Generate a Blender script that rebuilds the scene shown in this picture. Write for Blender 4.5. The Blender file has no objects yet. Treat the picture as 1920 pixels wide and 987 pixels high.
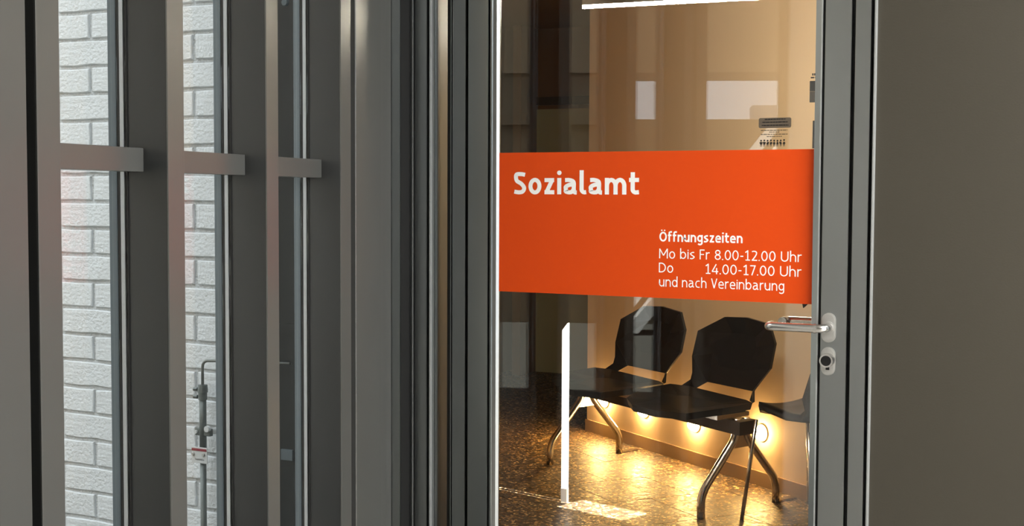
import bpy, bmesh, math, random
from mathutils import Vector, Matrix
random.seed(7)
scene = bpy.context.scene
COL = scene.collection

# ------------------------------------------------------------------ camera
cam_d = bpy.data.cameras.new('camera')
cam = bpy.data.objects.new('camera', cam_d)
COL.objects.link(cam)
cam_d.sensor_width = 36.0
cam_d.lens = 2455.0 / 1920.0 * 36.0
cam_d.clip_start = 0.02
yaw, pitch, roll = math.radians(27), math.radians(2.97), math.radians(0.24)
fw = Vector((-math.sin(yaw) * math.cos(pitch), math.cos(yaw) * math.cos(pitch), -math.sin(pitch)))
r0 = Vector((math.cos(yaw), math.sin(yaw), 0))
u0 = r0.cross(fw)
rt = r0 * math.cos(roll) + u0 * math.sin(roll)
up = rt.cross(fw)
CAM = Vector((1.53, -2.93, 1.35))
m = Matrix((rt, up, -fw)).transposed().to_4x4()
m.translation = CAM
cam.matrix_world = m
scene.camera = cam

# ------------------------------------------------------------------ sky, sun, exposure
SKY = 4.0
SUN = 72.0
LAMP = 4.2
TUBE = 430.0
HALL = 172.0
LENS = 200.0
world = bpy.data.worlds.new('overcast_sky')
scene.world = world
world.use_nodes = True
bg = world.node_tree.nodes['Background']
bg.inputs[0].default_value = (0.86, 0.93, 1.0, 1)
bg.inputs[1].default_value = SKY
sun_d = bpy.data.lights.new('sun', 'SUN')
sun_d.energy = SUN
sun_d.angle = math.radians(0.15)
sun_d.color = (1.0, 0.95, 0.88)
sun = bpy.data.objects.new('sun', sun_d)
COL.objects.link(sun)
sun_dir = Vector((-0.962, 0.272, -2.0)).normalized()
sun.rotation_euler = sun_dir.to_track_quat('-Z', 'Y').to_euler()
sun.location = (4, -2, 12)

scene.view_settings.view_transform = 'Standard'
scene.view_settings.look = 'None'
scene.view_settings.exposure = 0.0
scene.view_settings.gamma = 1.0
scene.view_settings.use_curve_mapping = False
scene.cycles.use_denoising = True
scene.cycles.max_bounces = 14
scene.cycles.diffuse_bounces = 6
scene.cycles.glossy_bounces = 6
scene.cycles.transparent_max_bounces = 24
scene.cycles.sample_clamp_indirect = 6.0


# ------------------------------------------------------------------ materials
def lin(c):
    out = []
    for v in c[:3]:
        v = v / 255.0
        out.append(v / 12.92 if v <= 0.04045 else ((v + 0.055) / 1.055) ** 2.4)
    return (*out, 1.0)


def mat(name, rgb, rough=0.5, metal=0.0, bump=0.0, bscale=40.0, vary=0.0, vscale=6.0, spec=0.5):
    ma = bpy.data.materials.new(name)
    ma.use_nodes = True
    nt = ma.node_tree
    b = nt.nodes['Principled BSDF']
    b.inputs['Base Color'].default_value = lin(rgb)
    b.inputs['Roughness'].default_value = rough
    b.inputs['Metallic'].default_value = metal
    b.inputs['Specular IOR Level'].default_value = spec
    if bump or vary:
        tc = nt.nodes.new('ShaderNodeTexCoord')
    if vary:
        nz = nt.nodes.new('ShaderNodeTexNoise')
        nz.inputs['Scale'].default_value = vscale
        nz.inputs['Detail'].default_value = 5
        nt.links.new(tc.outputs['Object'], nz.inputs['Vector'])
        mx = nt.nodes.new('ShaderNodeMix')
        mx.data_type = 'RGBA'
        c = lin(rgb)
        mx.inputs[6].default_value = (*[v * (1 - vary) for v in c[:3]], 1)
        mx.inputs[7].default_value = (*[min(1, v * (1 + vary)) for v in c[:3]], 1)
        nt.links.new(nz.outputs['Fac'], mx.inputs[0])
        nt.links.new(mx.outputs[2], b.inputs['Base Color'])
    if bump:
        nz = nt.nodes.new('ShaderNodeTexNoise')
        nz.inputs['Scale'].default_value = bscale
        nz.inputs['Detail'].default_value = 8
        nt.links.new(tc.outputs['Object'], nz.inputs['Vector'])
        bp = nt.nodes.new('ShaderNodeBump')
        bp.inputs['Strength'].default_value = bump
        bp.inputs['Distance'].default_value = 0.01
        nt.links.new(nz.outputs['Fac'], bp.inputs['Height'])
        nt.links.new(bp.outputs['Normal'], b.inputs['Normal'])
    return ma


def emit_mat(name, rgb, strength):
    ma = bpy.data.materials.new(name)
    ma.use_nodes = True
    nt = ma.node_tree
    b = nt.nodes['Principled BSDF']
    b.inputs['Base Color'].default_value = (0.8, 0.8, 0.8, 1)
    b.inputs['Emission Color'].default_value = (*rgb, 1)
    b.inputs['Emission Strength'].default_value = strength
    return ma


def glass_mat(name, tint=(1, 1, 1), r0=0.045):
    # thin clear pane: Schlick reflectance over a straight-through transmission
    ma = bpy.data.materials.new(name)
    ma.use_nodes = True
    nt = ma.node_tree
    for n in list(nt.nodes):
        nt.nodes.remove(n)
    out = nt.nodes.new('ShaderNodeOutputMaterial')
    tr = nt.nodes.new('ShaderNodeBsdfTransparent')
    tr.inputs[0].default_value = (*tint, 1)
    gl = nt.nodes.new('ShaderNodeBsdfGlossy')
    gl.inputs['Roughness'].default_value = 0.0
    gl.inputs['Color'].default_value = (1, 1, 1, 1)
    lw = nt.nodes.new('ShaderNodeLayerWeight')
    lw.inputs['Blend'].default_value = 0.5
    p = nt.nodes.new('ShaderNodeMath'); p.operation = 'POWER'
    p.inputs[1].default_value = 5.0
    nt.links.new(lw.outputs['Facing'], p.inputs[0])
    ml = nt.nodes.new('ShaderNodeMath'); ml.operation = 'MULTIPLY_ADD'
    ml.inputs[1].default_value = 1.0 - r0
    ml.inputs[2].default_value = r0
    nt.links.new(p.outputs[0], ml.inputs[0])
    mx = nt.nodes.new('ShaderNodeMixShader')
    nt.links.new(ml.outputs[0], mx.inputs[0])
    nt.links.new(tr.outputs[0], mx.inputs[1])
    nt.links.new(gl.outputs[0], mx.inputs[2])
    nt.links.new(mx.outputs[0], out.inputs[0])
    return ma


def terrazzo_mat():
    ma = bpy.data.materials.new('terrazzo')
    ma.use_nodes = True
    nt = ma.node_tree
    b = nt.nodes['Principled BSDF']
    geo = nt.nodes.new('ShaderNodeNewGeometry')
    v1 = nt.nodes.new('ShaderNodeTexVoronoi')
    v1.inputs['Scale'].default_value = 75
    v1.inputs['Randomness'].default_value = 1.0
    nt.links.new(geo.outputs['Position'], v1.inputs['Vector'])
    cr = nt.nodes.new('ShaderNodeValToRGB')
    e = cr.color_ramp.elements
    cr.color_ramp.interpolation = 'CONSTANT'
    e[0].position = 0.0; e[0].color = lin((44, 32, 20))
    e[1].position = 0.30; e[1].color = lin((104, 78, 48))
    for pos, c in ((0.5, (160, 128, 82)), (0.68, (66, 50, 32)), (0.80, (222, 192, 138)), (0.90, (26, 20, 13))):
        q = e.new(pos); q.color = lin(c)
    sep = nt.nodes.new('ShaderNodeSeparateColor')
    nt.links.new(v1.outputs['Color'], sep.inputs[0])
    nt.links.new(sep.outputs[0], cr.inputs[0])
    v2 = nt.nodes.new('ShaderNodeTexVoronoi')
    v2.feature = 'DISTANCE_TO_EDGE'
    v2.inputs['Scale'].default_value = 75
    nt.links.new(geo.outputs['Position'], v2.inputs['Vector'])
    gt = nt.nodes.new('ShaderNodeMath'); gt.operation = 'LESS_THAN'
    gt.inputs[1].default_value = 0.09
    nt.links.new(v2.outputs['Distance'], gt.inputs[0])
    mx = nt.nodes.new('ShaderNodeMix'); mx.data_type = 'RGBA'
    nt.links.new(gt.outputs[0], mx.inputs[0])
    nt.links.new(cr.outputs[0], mx.inputs[6])
    mx.inputs[7].default_value = lin((52, 40, 26))
    nt.links.new(mx.outputs[2], b.inputs['Base Color'])
    rr = nt.nodes.new('ShaderNodeMapRange')
    rr.inputs[3].default_value = 0.36
    rr.inputs[4].default_value = 0.66
    nt.links.new(sep.outputs[1], rr.inputs[0])
    nt.links.new(rr.outputs[0], b.inputs['Roughness'])
    nz = nt.nodes.new('ShaderNodeBump')
    nz.inputs['Strength'].default_value = 0.12
    nz.inputs['Distance'].default_value = 0.004
    nt.links.new(sep.outputs[1], nz.inputs['Height'])
    nt.links.new(nz.outputs[0], b.inputs['Normal'])
    return ma


M = {
    'alu': mat('anthracite_metal', (68, 69, 69), 0.36, 0.5, 0.02, 900),
    'cap': mat('anthracite_metal_lit', (110, 111, 109), 0.31, 0.55, 0.02, 900),  # frame metal again, lightened: light on its fronts put into the colour
    'alu_light': mat('grey_door_metal', (152, 155, 155), 0.28, 1.0),
    'alu_edge': mat('bright_bead_metal', (172, 175, 175), 0.34, 0.5),
    'rubber': mat('black_gasket', (14, 14, 14), 0.6),
    'dark_rev': mat('dark_reveal_metal', (40, 40, 40), 0.45, 0.2),
    'spacer': mat('spacer_strip', (176, 178, 180), 0.4, 0.2, 0.3, 600),
    'outer': mat('outer_frame_bluegrey', (92, 102, 108), 0.45, 0.2),
    'cladding': mat('dark_cladding', (28, 32, 34), 0.4, 0.2, vary=0.15, vscale=9),
    'brick': mat('white_painted_brick', (226, 230, 233), 0.85, 0, 0.55, 90, 0.03, 20),
    'mortar': mat('white_painted_mortar', (205, 208, 210), 0.9, 0, 0.8, 120),
    'glass': glass_mat('door_glass', (0.97, 0.97, 0.96)),
    'glass2': glass_mat('facade_glass', (0.985, 0.99, 0.985), 0.035),
    'orange': mat('orange_foil', (216, 70, 2), 0.5, 0, 0.01, 300, spec=0.3),
    'white_print': mat('white_print', (250, 250, 248), 0.5),
    'black_print': mat('black_print', (26, 22, 18), 0.6),
    'grey_print': mat('grey_print', (92, 80, 66), 0.6),
    'film': mat('pale_film', (196, 168, 128), 0.6),
    'steel': mat('stainless_steel', (205, 203, 200), 0.24, 1.0),
    'steel_matte': mat('satin_steel', (200, 199, 196), 0.4, 0.85),
    'black_hole': mat('black_keyway', (8, 8, 9), 0.4),
    'panel': mat('taupe_wall_panel', (58, 54, 45), 0.5, 0.0, 0.04, 260, 0.05, 3),
    'cream': mat('cream_wall_paint', (226, 200, 160), 0.7, 0, 0.05, 160, 0.02, 4),
    'base': mat('tan_baseboard', (150, 124, 92), 0.5),
    'terrazzo': terrazzo_mat(),
    'joint': mat('dark_floor_joint', (34, 25, 16), 0.8),
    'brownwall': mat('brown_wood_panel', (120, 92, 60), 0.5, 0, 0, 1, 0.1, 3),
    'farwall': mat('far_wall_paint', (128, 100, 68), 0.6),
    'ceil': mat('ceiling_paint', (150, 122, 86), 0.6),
    'greendoor': mat('grey_green_door', (196, 204, 168), 0.5),
    'darkframe': mat('dark_door_frame', (62, 52, 38), 0.5),
    'black_shell': mat('black_seat_shell', (15, 13, 11), 0.36, 0, 0.02, 500),
    'chrome': mat('chrome_tube', (225, 222, 215), 0.2, 1.0),
    'beam': mat('dark_beam', (70, 60, 48), 0.4, 0.4),
    'lamp_ring': mat('lamp_ring', (225, 205, 170), 0.35, 0.4),
    'lamp_glow': emit_mat('warm_lamp_lens', (1.0, 0.62, 0.25), LENS),
    'tube_glow': emit_mat('white_tube_diffuser', (1.0, 0.90, 0.74), TUBE),
    'hall_glow': emit_mat('added_lamp_diffuser', (1.0, 0.95, 0.88), 4.0),
    'post': mat('white_post_paint', (238, 238, 235), 0.5),
    'hall_wall': mat('hall_plaster', (205, 203, 198), 0.8),
    'hall_floor': mat('hall_floor', (160, 156, 148), 0.5),
    'hall_ceiling': mat('hall_ceiling', (170, 168, 162), 0.8),
    'pipe': mat('galvanised_pipe', (112, 118, 116), 0.5, 0.4, 0.1, 120, 0.2, 30),
    'wire': mat('conductor_wire', (120, 122, 118), 0.45, 0.5),
    'plate': mat('white_plate', (208, 210, 210), 0.5),
    'red': mat('dark_red_band', (140, 44, 58), 0.5),
    'ground': mat('dark_paving', (44, 46, 42), 0.9),
    'far_build': mat('neighbour_render', (130, 116, 95), 0.85),
    'brown_box': mat('brown_wall_box', (112, 88, 58), 0.5),
}


# ------------------------------------------------------------------ mesh helpers
def link(name, me, ma=None, parent=None):
    o = bpy.data.objects.new(name, me)
    COL.objects.link(o)
    if ma is not None and me is not None and not me.materials:
        me.materials.append(ma)
    if parent is not None:
        o.parent = parent
    return o


def bm_obj(name, bm, ma, parent=None, smooth=False):
    bmesh.ops.recalc_face_normals(bm, faces=bm.faces)
    me = bpy.data.meshes.new(name)
    bm.to_mesh(me)
    bm.free()
    if smooth:
        for p in me.polygons:
            p.use_smooth = True
    return link(name, me, ma, parent)


def add_box(bm, x0, x1, y0, y1, z0, z1):
    vs = [bm.verts.new((x, y, z)) for x in (x0, x1) for y in (y0, y1) for z in (z0, z1)]
    for f in ((0, 1, 3, 2), (4, 6, 7, 5), (0, 4, 5, 1), (2, 3, 7, 6), (0, 2, 6, 4), (1, 5, 7, 3)):
        bm.faces.new([vs[i] for i in f])
    return vs


def box(name, x0, x1, y0, y1, z0, z1, ma, parent=None, bevel=0.0):
    bm = bmesh.new()
    add_box(bm, x0, x1, y0, y1, z0, z1)
    if bevel:
        bmesh.ops.bevel(bm, geom=list(bm.edges), offset=bevel, segments=2, affect='EDGES', profile=0.6)
    return bm_obj(name, bm, ma, parent)


def prism(name, pts, z0, z1, ma, parent=None):
    """vertical prism over a plan polygon"""
    bm = bmesh.new()
    lo = [bm.verts.new((p[0], p[1], z0)) for p in pts]
    hi = [bm.verts.new((p[0], p[1], z1)) for p in pts]
    bm.faces.new(lo)
    bm.faces.new(hi)
    n = len(pts)
    for i in range(n):
        bm.faces.new((lo[i], lo[(i + 1) % n], hi[(i + 1) % n], hi[i]))
    return bm_obj(name, bm, ma, parent)


def slab(bm, pts, off):
    """plate: polygon pts (3D) thickened by vector off"""
    off = Vector(off)
    a = [bm.verts.new(p) for p in pts]
    b = [bm.verts.new(Vector(p) + off) for p in pts]
    bm.faces.new(a)
    bm.faces.new(b)
    n = len(pts)
    for i in range(n):
        bm.faces.new((a[i], a[(i + 1) % n], b[(i + 1) % n], b[i]))


def tube(bm, pts, r, seg=14, r_end=None):
    pts = [Vector(p) for p in pts]
    rings = []
    n = len(pts)
    prev = None
    for i, p in enumerate(pts):
        if i == 0: t = pts[1] - pts[0]
        elif i == n - 1: t = pts[-1] - pts[-2]
        else: t = (pts[i + 1] - p).normalized() + (p - pts[i - 1]).normalized()
        t.normalize()
        if prev is None:
            a = t.orthogonal().normalized()
        else:
            a = (prev - t * prev.dot(t)).normalized()
        prev = a
        b = t.cross(a)
        rr = r if r_end is None else r + (r_end - r) * i / (n - 1)
        rings.append([bm.verts.new(p + (a * math.cos(2 * math.pi * k / seg) + b * math.sin(2 * math.pi * k / seg)) * rr) for k in range(seg)])
    for i in range(n - 1):
        for k in range(seg):
            bm.faces.new((rings[i][k], rings[i][(k + 1) % seg], rings[i + 1][(k + 1) % seg], rings[i + 1][k]))
    bm.faces.new(rings[0])
    bm.faces.new(rings[-1])


def round_path(pts, rad, n=6):
    """polyline with rounded corners"""
    pts = [Vector(p) for p in pts]
    out = [pts[0]]
    for i in range(1, len(pts) - 1):
        a, p, b = pts[i - 1], pts[i], pts[i + 1]
        d1 = (a - p).normalized(); d2 = (b - p).normalized()
        r = min(rad, (a - p).length * 0.45, (b - p).length * 0.45)
        s, e = p + d1 * r, p + d2 * r
        for k in range(n + 1):
            t = k / n
            out.append(s * (1 - t) ** 2 + p * 2 * t * (1 - t) + e * t * t)
    out.append(pts[-1])
    return out


def tube_obj(name, pts, r, ma, parent=None, seg=14, smooth=True, r_end=None):
    bm = bmesh.new()
    tube(bm, pts, r, seg, r_end)
    o = bm_obj(name, bm, ma, parent)
    for p in o.data.polygons:
        p.use_smooth = smooth and len(p.vertices) == 4
    return o


def disc_prism(bm, c, ax, r, h, seg=24, r2=None):
    """short cylinder from c along ax"""
    c = Vector(c); ax = Vector(ax).normalized()
    a = ax.orthogonal().normalized(); b = ax.cross(a)
    r2 = r if r2 is None else r2
    lo = [bm.verts.new(c + (a * math.cos(2 * math.pi * k / seg) + b * math.sin(2 * math.pi * k / seg)) * r) for k in range(seg)]
    hi = [bm.verts.new(c + ax * h + (a * math.cos(2 * math.pi * k / seg) + b * math.sin(2 * math.pi * k / seg)) * r2) for k in range(seg)]
    bm.faces.new(lo); bm.faces.new(hi)
    for k in range(seg):
        bm.faces.new((lo[k], lo[(k + 1) % seg], hi[(k + 1) % seg], hi[k]))


def empty(name, loc=(0, 0, 0), rz=0.0, parent=None):
    o = bpy.data.objects.new(name, None)
    COL.objects.link(o)
    o.location = loc
    o.rotation_euler = (0, 0, rz)
    o.empty_display_size = 0.1
    if parent is not None:
        o.parent = parent
    return o


def tag(o, label, cat=None, group=None, kind=None):
    if label: o['label'] = label
    if cat: o['category'] = cat
    if group: o['group'] = group
    if kind: o['kind'] = kind
    return o


def struct(o, label=None, cat=None):
    o['kind'] = 'structure'
    if label: o['label'] = label
    if cat: o['category'] = cat
    return o


# ------------------------------------------------------------------ facade frame of reference
FA = math.radians(10.6)
Q = Vector((-0.277, -0.07, 0))
FD = Vector((-math.sin(FA), math.cos(FA), 0))
FN = Vector((math.cos(FA), math.sin(FA), 0))


def fp(n, s):
    p = Q + FN * n + FD * s
    return (p.x, p.y)


ZT = 2.7          # underside of the hall ceiling
# ------------------------------------------------------------------ large structure: the hall in front of the door
struct(prism('floor_hall', [fp(-0.1, 0.1), (3.4, 0.06), (3.4, -6.2), fp(-0.1, -6.3)], -0.12, 0.0, M['hall_floor']), 'grey floor of the entrance hall before the glass door', 'floor')
struct(prism('ceiling_hall', [fp(-0.15, 0.12), (3.4, 0.0), (3.4, -6.2), fp(-0.15, -6.3)], ZT, ZT + 0.12, M['hall_ceiling']), 'pale ceiling over the entrance hall', 'ceiling')
struct(prism('wall_upper', [fp(-0.14, 0.1), (3.4, 0.0), (3.4, -6.2), fp(-0.14, -6.3)], ZT + 0.12, 7.5, M['hall_wall']), 'upper storey wall above the entrance hall', 'wall')
struct(box('wall_back', 0.7, 3.4, -6.3, -6.15, 0, ZT, M['hall_wall']), 'plain plaster wall at the rear of the hall', 'wall')
ws = struct(empty('wall_side', (3.3, 0, 0)), 'hall side wall with an unseen window opening added to light the mullion fronts', 'wall')
for y0, y1, z0, z1 in ((-6.3, 0.2, 0, 0.45), (-6.3, 0.2, 2.6, ZT), (-6.3, -2.2, 0.45, 2.6), (-0.2, 0.2, 0.45, 2.6)):
    box('wall_section', 0, 0.15, y0, y1, z0, z1, M['hall_wall'], ws)
for y0 in (-2.2, -1.2):  # panes of the unseen opening, added to light the mullion fronts
    box('window_pane', 0.06, 0.066, y0, y0 + 1.0, 0.45, 2.6, M['glass2'], ws)
    box('window_post', 0.03, 0.1, y0 - 0.03, y0 + 0.03, 0.45, 2.6, M['alu'], ws)
struct(box('wall_right', 0.9337, 3.35, -0.012, 0.16, 0, ZT, M['panel']), 'flat taupe wall panel beside the door handle side', 'wall')
struct(box('trim_header', -0.33, 0.9337, 0.0, 0.10, 2.16, ZT, M['alu']), 'metal panel above the glass door', 'trim')

# ------------------------------------------------------------------ interior shell
ZI = 2.605
W0 = Vector((-1.477, 3.93, 0)); WD = Vector((0.811, -0.585, 0)).normalized(); WN = Vector((-WD.y * -1, -WD.x, 0))
WN = Vector((WD.y, -WD.x, 0))          # towards the door
WE = W0 + WD * 5.9
struct(prism('wall_cream', [(W0.x, W0.y), (WE.x, WE.y), (3.6, 6.2), (-1.15, 6.2)], 0.0, ZI, M['cream']), 'cream painted waiting area wall behind the black chairs', 'wall')
bb = [W0 + WN * 0.0, WE + WN * 0.0, WE + WN * 0.013, W0 + WN * 0.013]
struct(prism('baseboard_cream', [(p.x, p.y) for p in bb], 0.0, 0.066, M['base']), 'low tan baseboard along the cream wall', 'baseboard')
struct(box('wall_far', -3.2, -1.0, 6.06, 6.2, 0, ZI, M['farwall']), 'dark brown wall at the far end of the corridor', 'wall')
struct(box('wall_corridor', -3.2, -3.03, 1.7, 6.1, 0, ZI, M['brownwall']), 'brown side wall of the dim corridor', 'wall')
struct(box('wall_return', -3.2, -0.95, 1.55, 1.7, 0, ZI, M['cream']), 'cream wall closing the corridor towards the window', 'wall')
struct(box('wall_inner', -1.14, -1.0, 0.16, 1.6, 0, ZI, M['cream']), 'cream inner wall glimpsed through the narrow side light', 'wall')
struct(box('wall_side_inner', 3.3, 3.45, 0.16, 2.0, 0, ZI, M['cream']), 'cream side wall of the waiting area', 'wall')
# ceiling with a narrow slot added to let the sun onto the post
SH = Vector((0.962, -0.272)); SW = Vector((0.272, 0.962)); PC = Vector((-0.85, 2.262))


def slot(k, w):
    p = PC + SH * (k + ZI / 2) + SW * w
    return (p.x, p.y)


ou = [(3.5, 0.05), (3.5, 6.3), (-3.3, 6.3), (-3.3, 0.05)]
sl = [slot(0.43, -0.085), slot(0.43, 0.085), slot(0.03, 0.085), slot(0.03, 0.017), slot(-0.43, 0.017), slot(-0.43, -0.017), slot(0.03, -0.017), slot(0.03, -0.085)]
bm = bmesh.new()
L = {}
for z in (ZI, ZI + 0.08):
    o4 = [bm.verts.new((*p, z)) for p in ou]
    s8 = [bm.verts.new((*p, z)) for p in sl]
    L[z] = (o4, s8)
    for f in ((o4[0], o4[1], s8[1], s8[0]), (o4[1], o4[2], s8[4], s8[3], s8[2], s8[1]), (o4[2], o4[3], s8[5], s8[4]), (o4[3], o4[0], s8[0], s8[7], s8[6], s8[5])):
        bm.faces.new(f)
for k, n in ((0, 4), (1, 8)):
    for i in range(n):
        j = (i + 1) % n
        bm.faces.new((L[ZI][k][i], L[ZI][k][j], L[ZI + 0.08][k][j], L[ZI + 0.08][k][i]))
struct(bm_obj('ceiling', bm, M['ceil']), 'brown tinted ceiling of the waiting area with a narrow slot added for the sun', 'ceiling')

# far door with frame and the pilaster beside it
d2 = struct(empty('door_2', (-2.7, 6.06, 0)), 'grey green door at the dim end of the corridor', 'door')
box('door_frame', -0.25, -0.165, -0.03, 0.0, 0, 2.03, M['darkframe'], d2)
box('door_frame', -0.25, 0.7, -0.035, 0.0, 2.03, 2.09, M['darkframe'], d2)
box('door_leaf', -0.165, 0.7, -0.02, 0.0, 0, 2.0, M['greendoor'], d2)
struct(box('trim_pilaster', -2.905, -2.835, 5.776, 6.06, 0, ZI, M['brownwall'], bevel=0.004), 'slim brown pilaster in the corridor corner', 'trim')

# terrazzo tiles of the waiting area, running bond, turned with the cream wall
fl = struct(box('floor', -3.3, 3.5, -0.02, 6.3, -0.12, -0.006, M['joint']), 'polished brown terrazzo tile floor of the waiting area', 'floor')
TU = Vector((0.79, -0.613, 0)).normalized(); TV = Vector((0.613, 0.79, 0)).normalized()
T = 0.398
bm = bmesh.new()
add_box(bm, -T / 2 + 0.0016, T / 2 - 0.0016, -T / 2 + 0.0016, T / 2 - 0.0016, -0.012, 0.0)
bmesh.ops.recalc_face_normals(bm, faces=bm.faces)
tile_me = bpy.data.meshes.new('terrazzo_tile')
bm.to_mesh(tile_me); bm.free()
tile_me.materials.append(M['terrazzo'])
ta = math.atan2(TU.y, TU.x)
for i in range(-16, 14):
    uc = -1.957 + T * (i + 0.5)
    for j in range(-14, 22):
        vc = 1.457 + T * (j + 0.5) + (0.0 if i % 2 == 1 else 0.19)
        p = TU * uc + TV * vc
        if p.y < 0.22 or p.y > 6.25 or p.x < -3.2 or p.x > 1.9:
            continue
        if (p - W0).dot(WN) < -0.32 and p.x > -1.6:
            continue
        if p.x < -1.2 and p.y < 1.6:
            continue
        o = link('terrazzo_tile', tile_me, None, fl)
        o.location = (p.x, p.y, 0)
        o.rotation_euler = (0, 0, ta)

# ------------------------------------------------------------------ slatted window on the hall side (window_1)
w1 = struct(empty('window_1', (Q.x, Q.y, 0), FA), 'tall hall window with deep grey mullions and narrow panes', 'window')
MU = [(-1.441, -1.384), (-1.071, -1.016), (-0.690, -0.637), (-0.314, -0.257)]
for a, b in MU:
    box('mullion', -0.082, -0.003, a, b, 0, ZT, M['alu'], w1, 0.0008)
    box('mullion_front_lit', -0.003, 0.0, a, b, 0, ZT, M['cap'], w1, 0.0008)  # front face of the same mullion, its lit tone put into the colour
    box('outer_cover', -0.121, -0.104, a - 0.001, b + 0.001, 0, ZT, M['outer'], w1, 0.001)
    box('glazing_rebate', -0.104, -0.082, a + 0.004, b - 0.004, 0, ZT, M['rubber'], w1)
for (a0, a1), (b0, b1) in zip(MU[:-1], MU[1:]):
    box('inner_pane', -0.0875, -0.0845, a1, b0, 0.08, ZT, M['glass2'], w1)
    box('outer_pane', -0.104, -0.101, a1, b0, 0.08, ZT, M['glass2'], w1)
    for y0, y1 in ((a1 - 0.002, a1 + 0.003), (b0 - 0.003, b0 + 0.002)):
        box('spacer_strip', -0.096, -0.0885, y0, y1, 0.08, ZT, M['spacer'], w1)
        box('gasket', -0.0842, -0.081, y0, y1, 0.08, ZT, M['rubber'], w1)
        box('gasket', -0.1008, -0.0965, y0, y1, 0.08, ZT, M['rubber'], w1)
    box('transom_bar', -0.084, -0.050, a1 - 0.001, b0 + 0.001, 1.389, 1.4315, M['cap'], w1, 0.001)
    box('bottom_rail', -0.13, -0.04, a1 - 0.001, b0 + 0.001, 0.0, 0.085, M['alu'], w1)
    box('top_rail', -0.13, -0.04, a1 - 0.001, b0 + 0.001, 2.6, ZT, M['alu'], w1)
# shadow gaps and flanking panels
box('shadow_gap', -0.09, -0.045, -0.257, -0.225, 0, ZT, M['rubber'], w1)
box('shadow_gap', -0.09, -0.045, -1.47, -1.441, 0, ZT, M['rubber'], w1)
struct(prism('wall_left', [fp(-0.04, -1.54), fp(0, -1.54), fp(0, -1.466), fp(-0.04, -1.466)], 0, ZT, M['cap']), 'flat grey metal panel at the left end of the slatted window', 'wall')
bm = bmesh.new()
pts = [(-0.12, -0.228), (-0.0015, -0.228), (0.0, -0.2255), (0.0005, -0.07), (-0.0005, -0.03), (0.0, 0.0), (-0.12, 0.0)]
wl = [fp(n, s) for n, s in pts]
bm.free()
struct(prism('wall_corner', wl, 0, ZT, M['cap']), 'smooth grey metal panel in the corner between window and door', 'wall')
# second glazed stretch behind the camera
w2 = struct(empty('window_2', (Q.x, Q.y, 0), FA), 'large hall window further back seen mirrored in the door glass', 'window')
box('window_pane', -0.03, -0.024, -2.2, -1.53, 1.45, 2.6, M['glass2'], w2)
for s_ in (-1.546, -2.2):
    box('window_post', -0.045, -0.005, s_ - 0.006, s_ + 0.006, 0, ZT, M['alu'], w2)
box('window_sill', -0.05, -0.005, -2.2, -1.55, 0, 1.45, M['alu'], w2)
box('window_head', -0.05, -0.005, -2.2, -1.55, 2.6, ZT, M['alu'], w2)
struct(prism('wall_left_rear', [fp(-0.12, -6.3), fp(0, -6.3), fp(0, -2.206), fp(-0.05, -2.206)], 0, ZT, M['hall_wall']), 'plain wall beyond the rear hall window', 'wall')

# ------------------------------------------------------------------ door side: posts, narrow side light, door leaf
YF = -0.02
tr1 = struct(empty('trim_1', (0, 0, 0)), 'stepped dark grey door frame posts with narrow side light', 'trim')
box('corner_post', -0.279, -0.2525, -0.068, 0.08, 0, 2.2, M['alu_light'], tr1, 0.001)
box('post_edge', -0.2825, -0.2805, -0.0695, 0.08, 0, 2.2, M['alu_edge'], tr1)
box('recess_strip', -0.2526, -0.2510, -0.064, -0.015, 0, 2.2, M['rubber'], tr1)
box('recess_strip', -0.2525, -0.244, 0.0, 0.08, 0, 2.2, M['rubber'], tr1)
box('frame_post', -0.2495, -0.2005, YF, 0.08, 0, 2.2, M['alu_light'], tr1, 0.0015)
box('groove_liner', -0.238, -0.2345, YF - 0.0006, YF + 0.002, 0, 2.2, M['rubber'], tr1)
box('groove_liner', -0.243, -0.2415, YF - 0.0008, YF + 0.002, 0, 2.2, M['alu_edge'], tr1)
box('gasket', -0.2005, -0.1945, -0.008, 0.05, 0, 2.2, M['rubber'], tr1)
box('glazing_bead', -0.1945, -0.1905, YF + 0.002, 0.05, 0, 2.2, M['alu_edge'], tr1, 0.001)
box('glazing_bead', -0.1905, -0.184, YF + 0.012, 0.05, 0, 2.2, M['alu_light'], tr1)
box('glazing_bead', -0.184, -0.176, YF + 0.015, 0.05, 0, 2.2, M['alu_light'], tr1, 0.0015)
box('side_light_pane', -0.176, -0.146, 0.0, 0.006, 0, 2.2, M['glass'], tr1)
box('gasket', -0.148, -0.1325, -0.004, 0.05, 0, 2.2, M['rubber'], tr1)
box('groove_liner', -0.1325, -0.1295, YF + 0.004, 0.03, 0, 2.2, M['alu_light'], tr1)
box('gasket', -0.1295, -0.1242, -0.006, 0.05, 0, 2.2, M['rubber'], tr1)
box('frame_post', -0.1242, -0.0868, YF, 0.06, 0, 2.2, M['alu_light'], tr1, 0.0012)
box('gasket', -0.0868, -0.0785, -0.006, 0.05, 0, 2.2, M['rubber'], tr1)
# handle side fixed frame
box('frame_post', 0.8875, 0.9215, YF, 0.06, 0, 2.2, M['alu_light'], tr1, 0.0012)
box('gasket', 0.8795, 0.8875, -0.006, 0.05, 0, 2.2, M['rubber'], tr1)
box('gasket', 0.9215, 0.9285, -0.004, 0.05, 0, 2.2, M['rubber'], tr1)
box('post_edge', 0.9285, 0.9337, YF - 0.002, 0.05, 0, 2.2, M['alu_edge'], tr1, 0.0015)

dr = struct(empty('door_1', (0, 0, 0)), 'glazed metal office door with orange sign band and lever handle', 'door')


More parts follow.
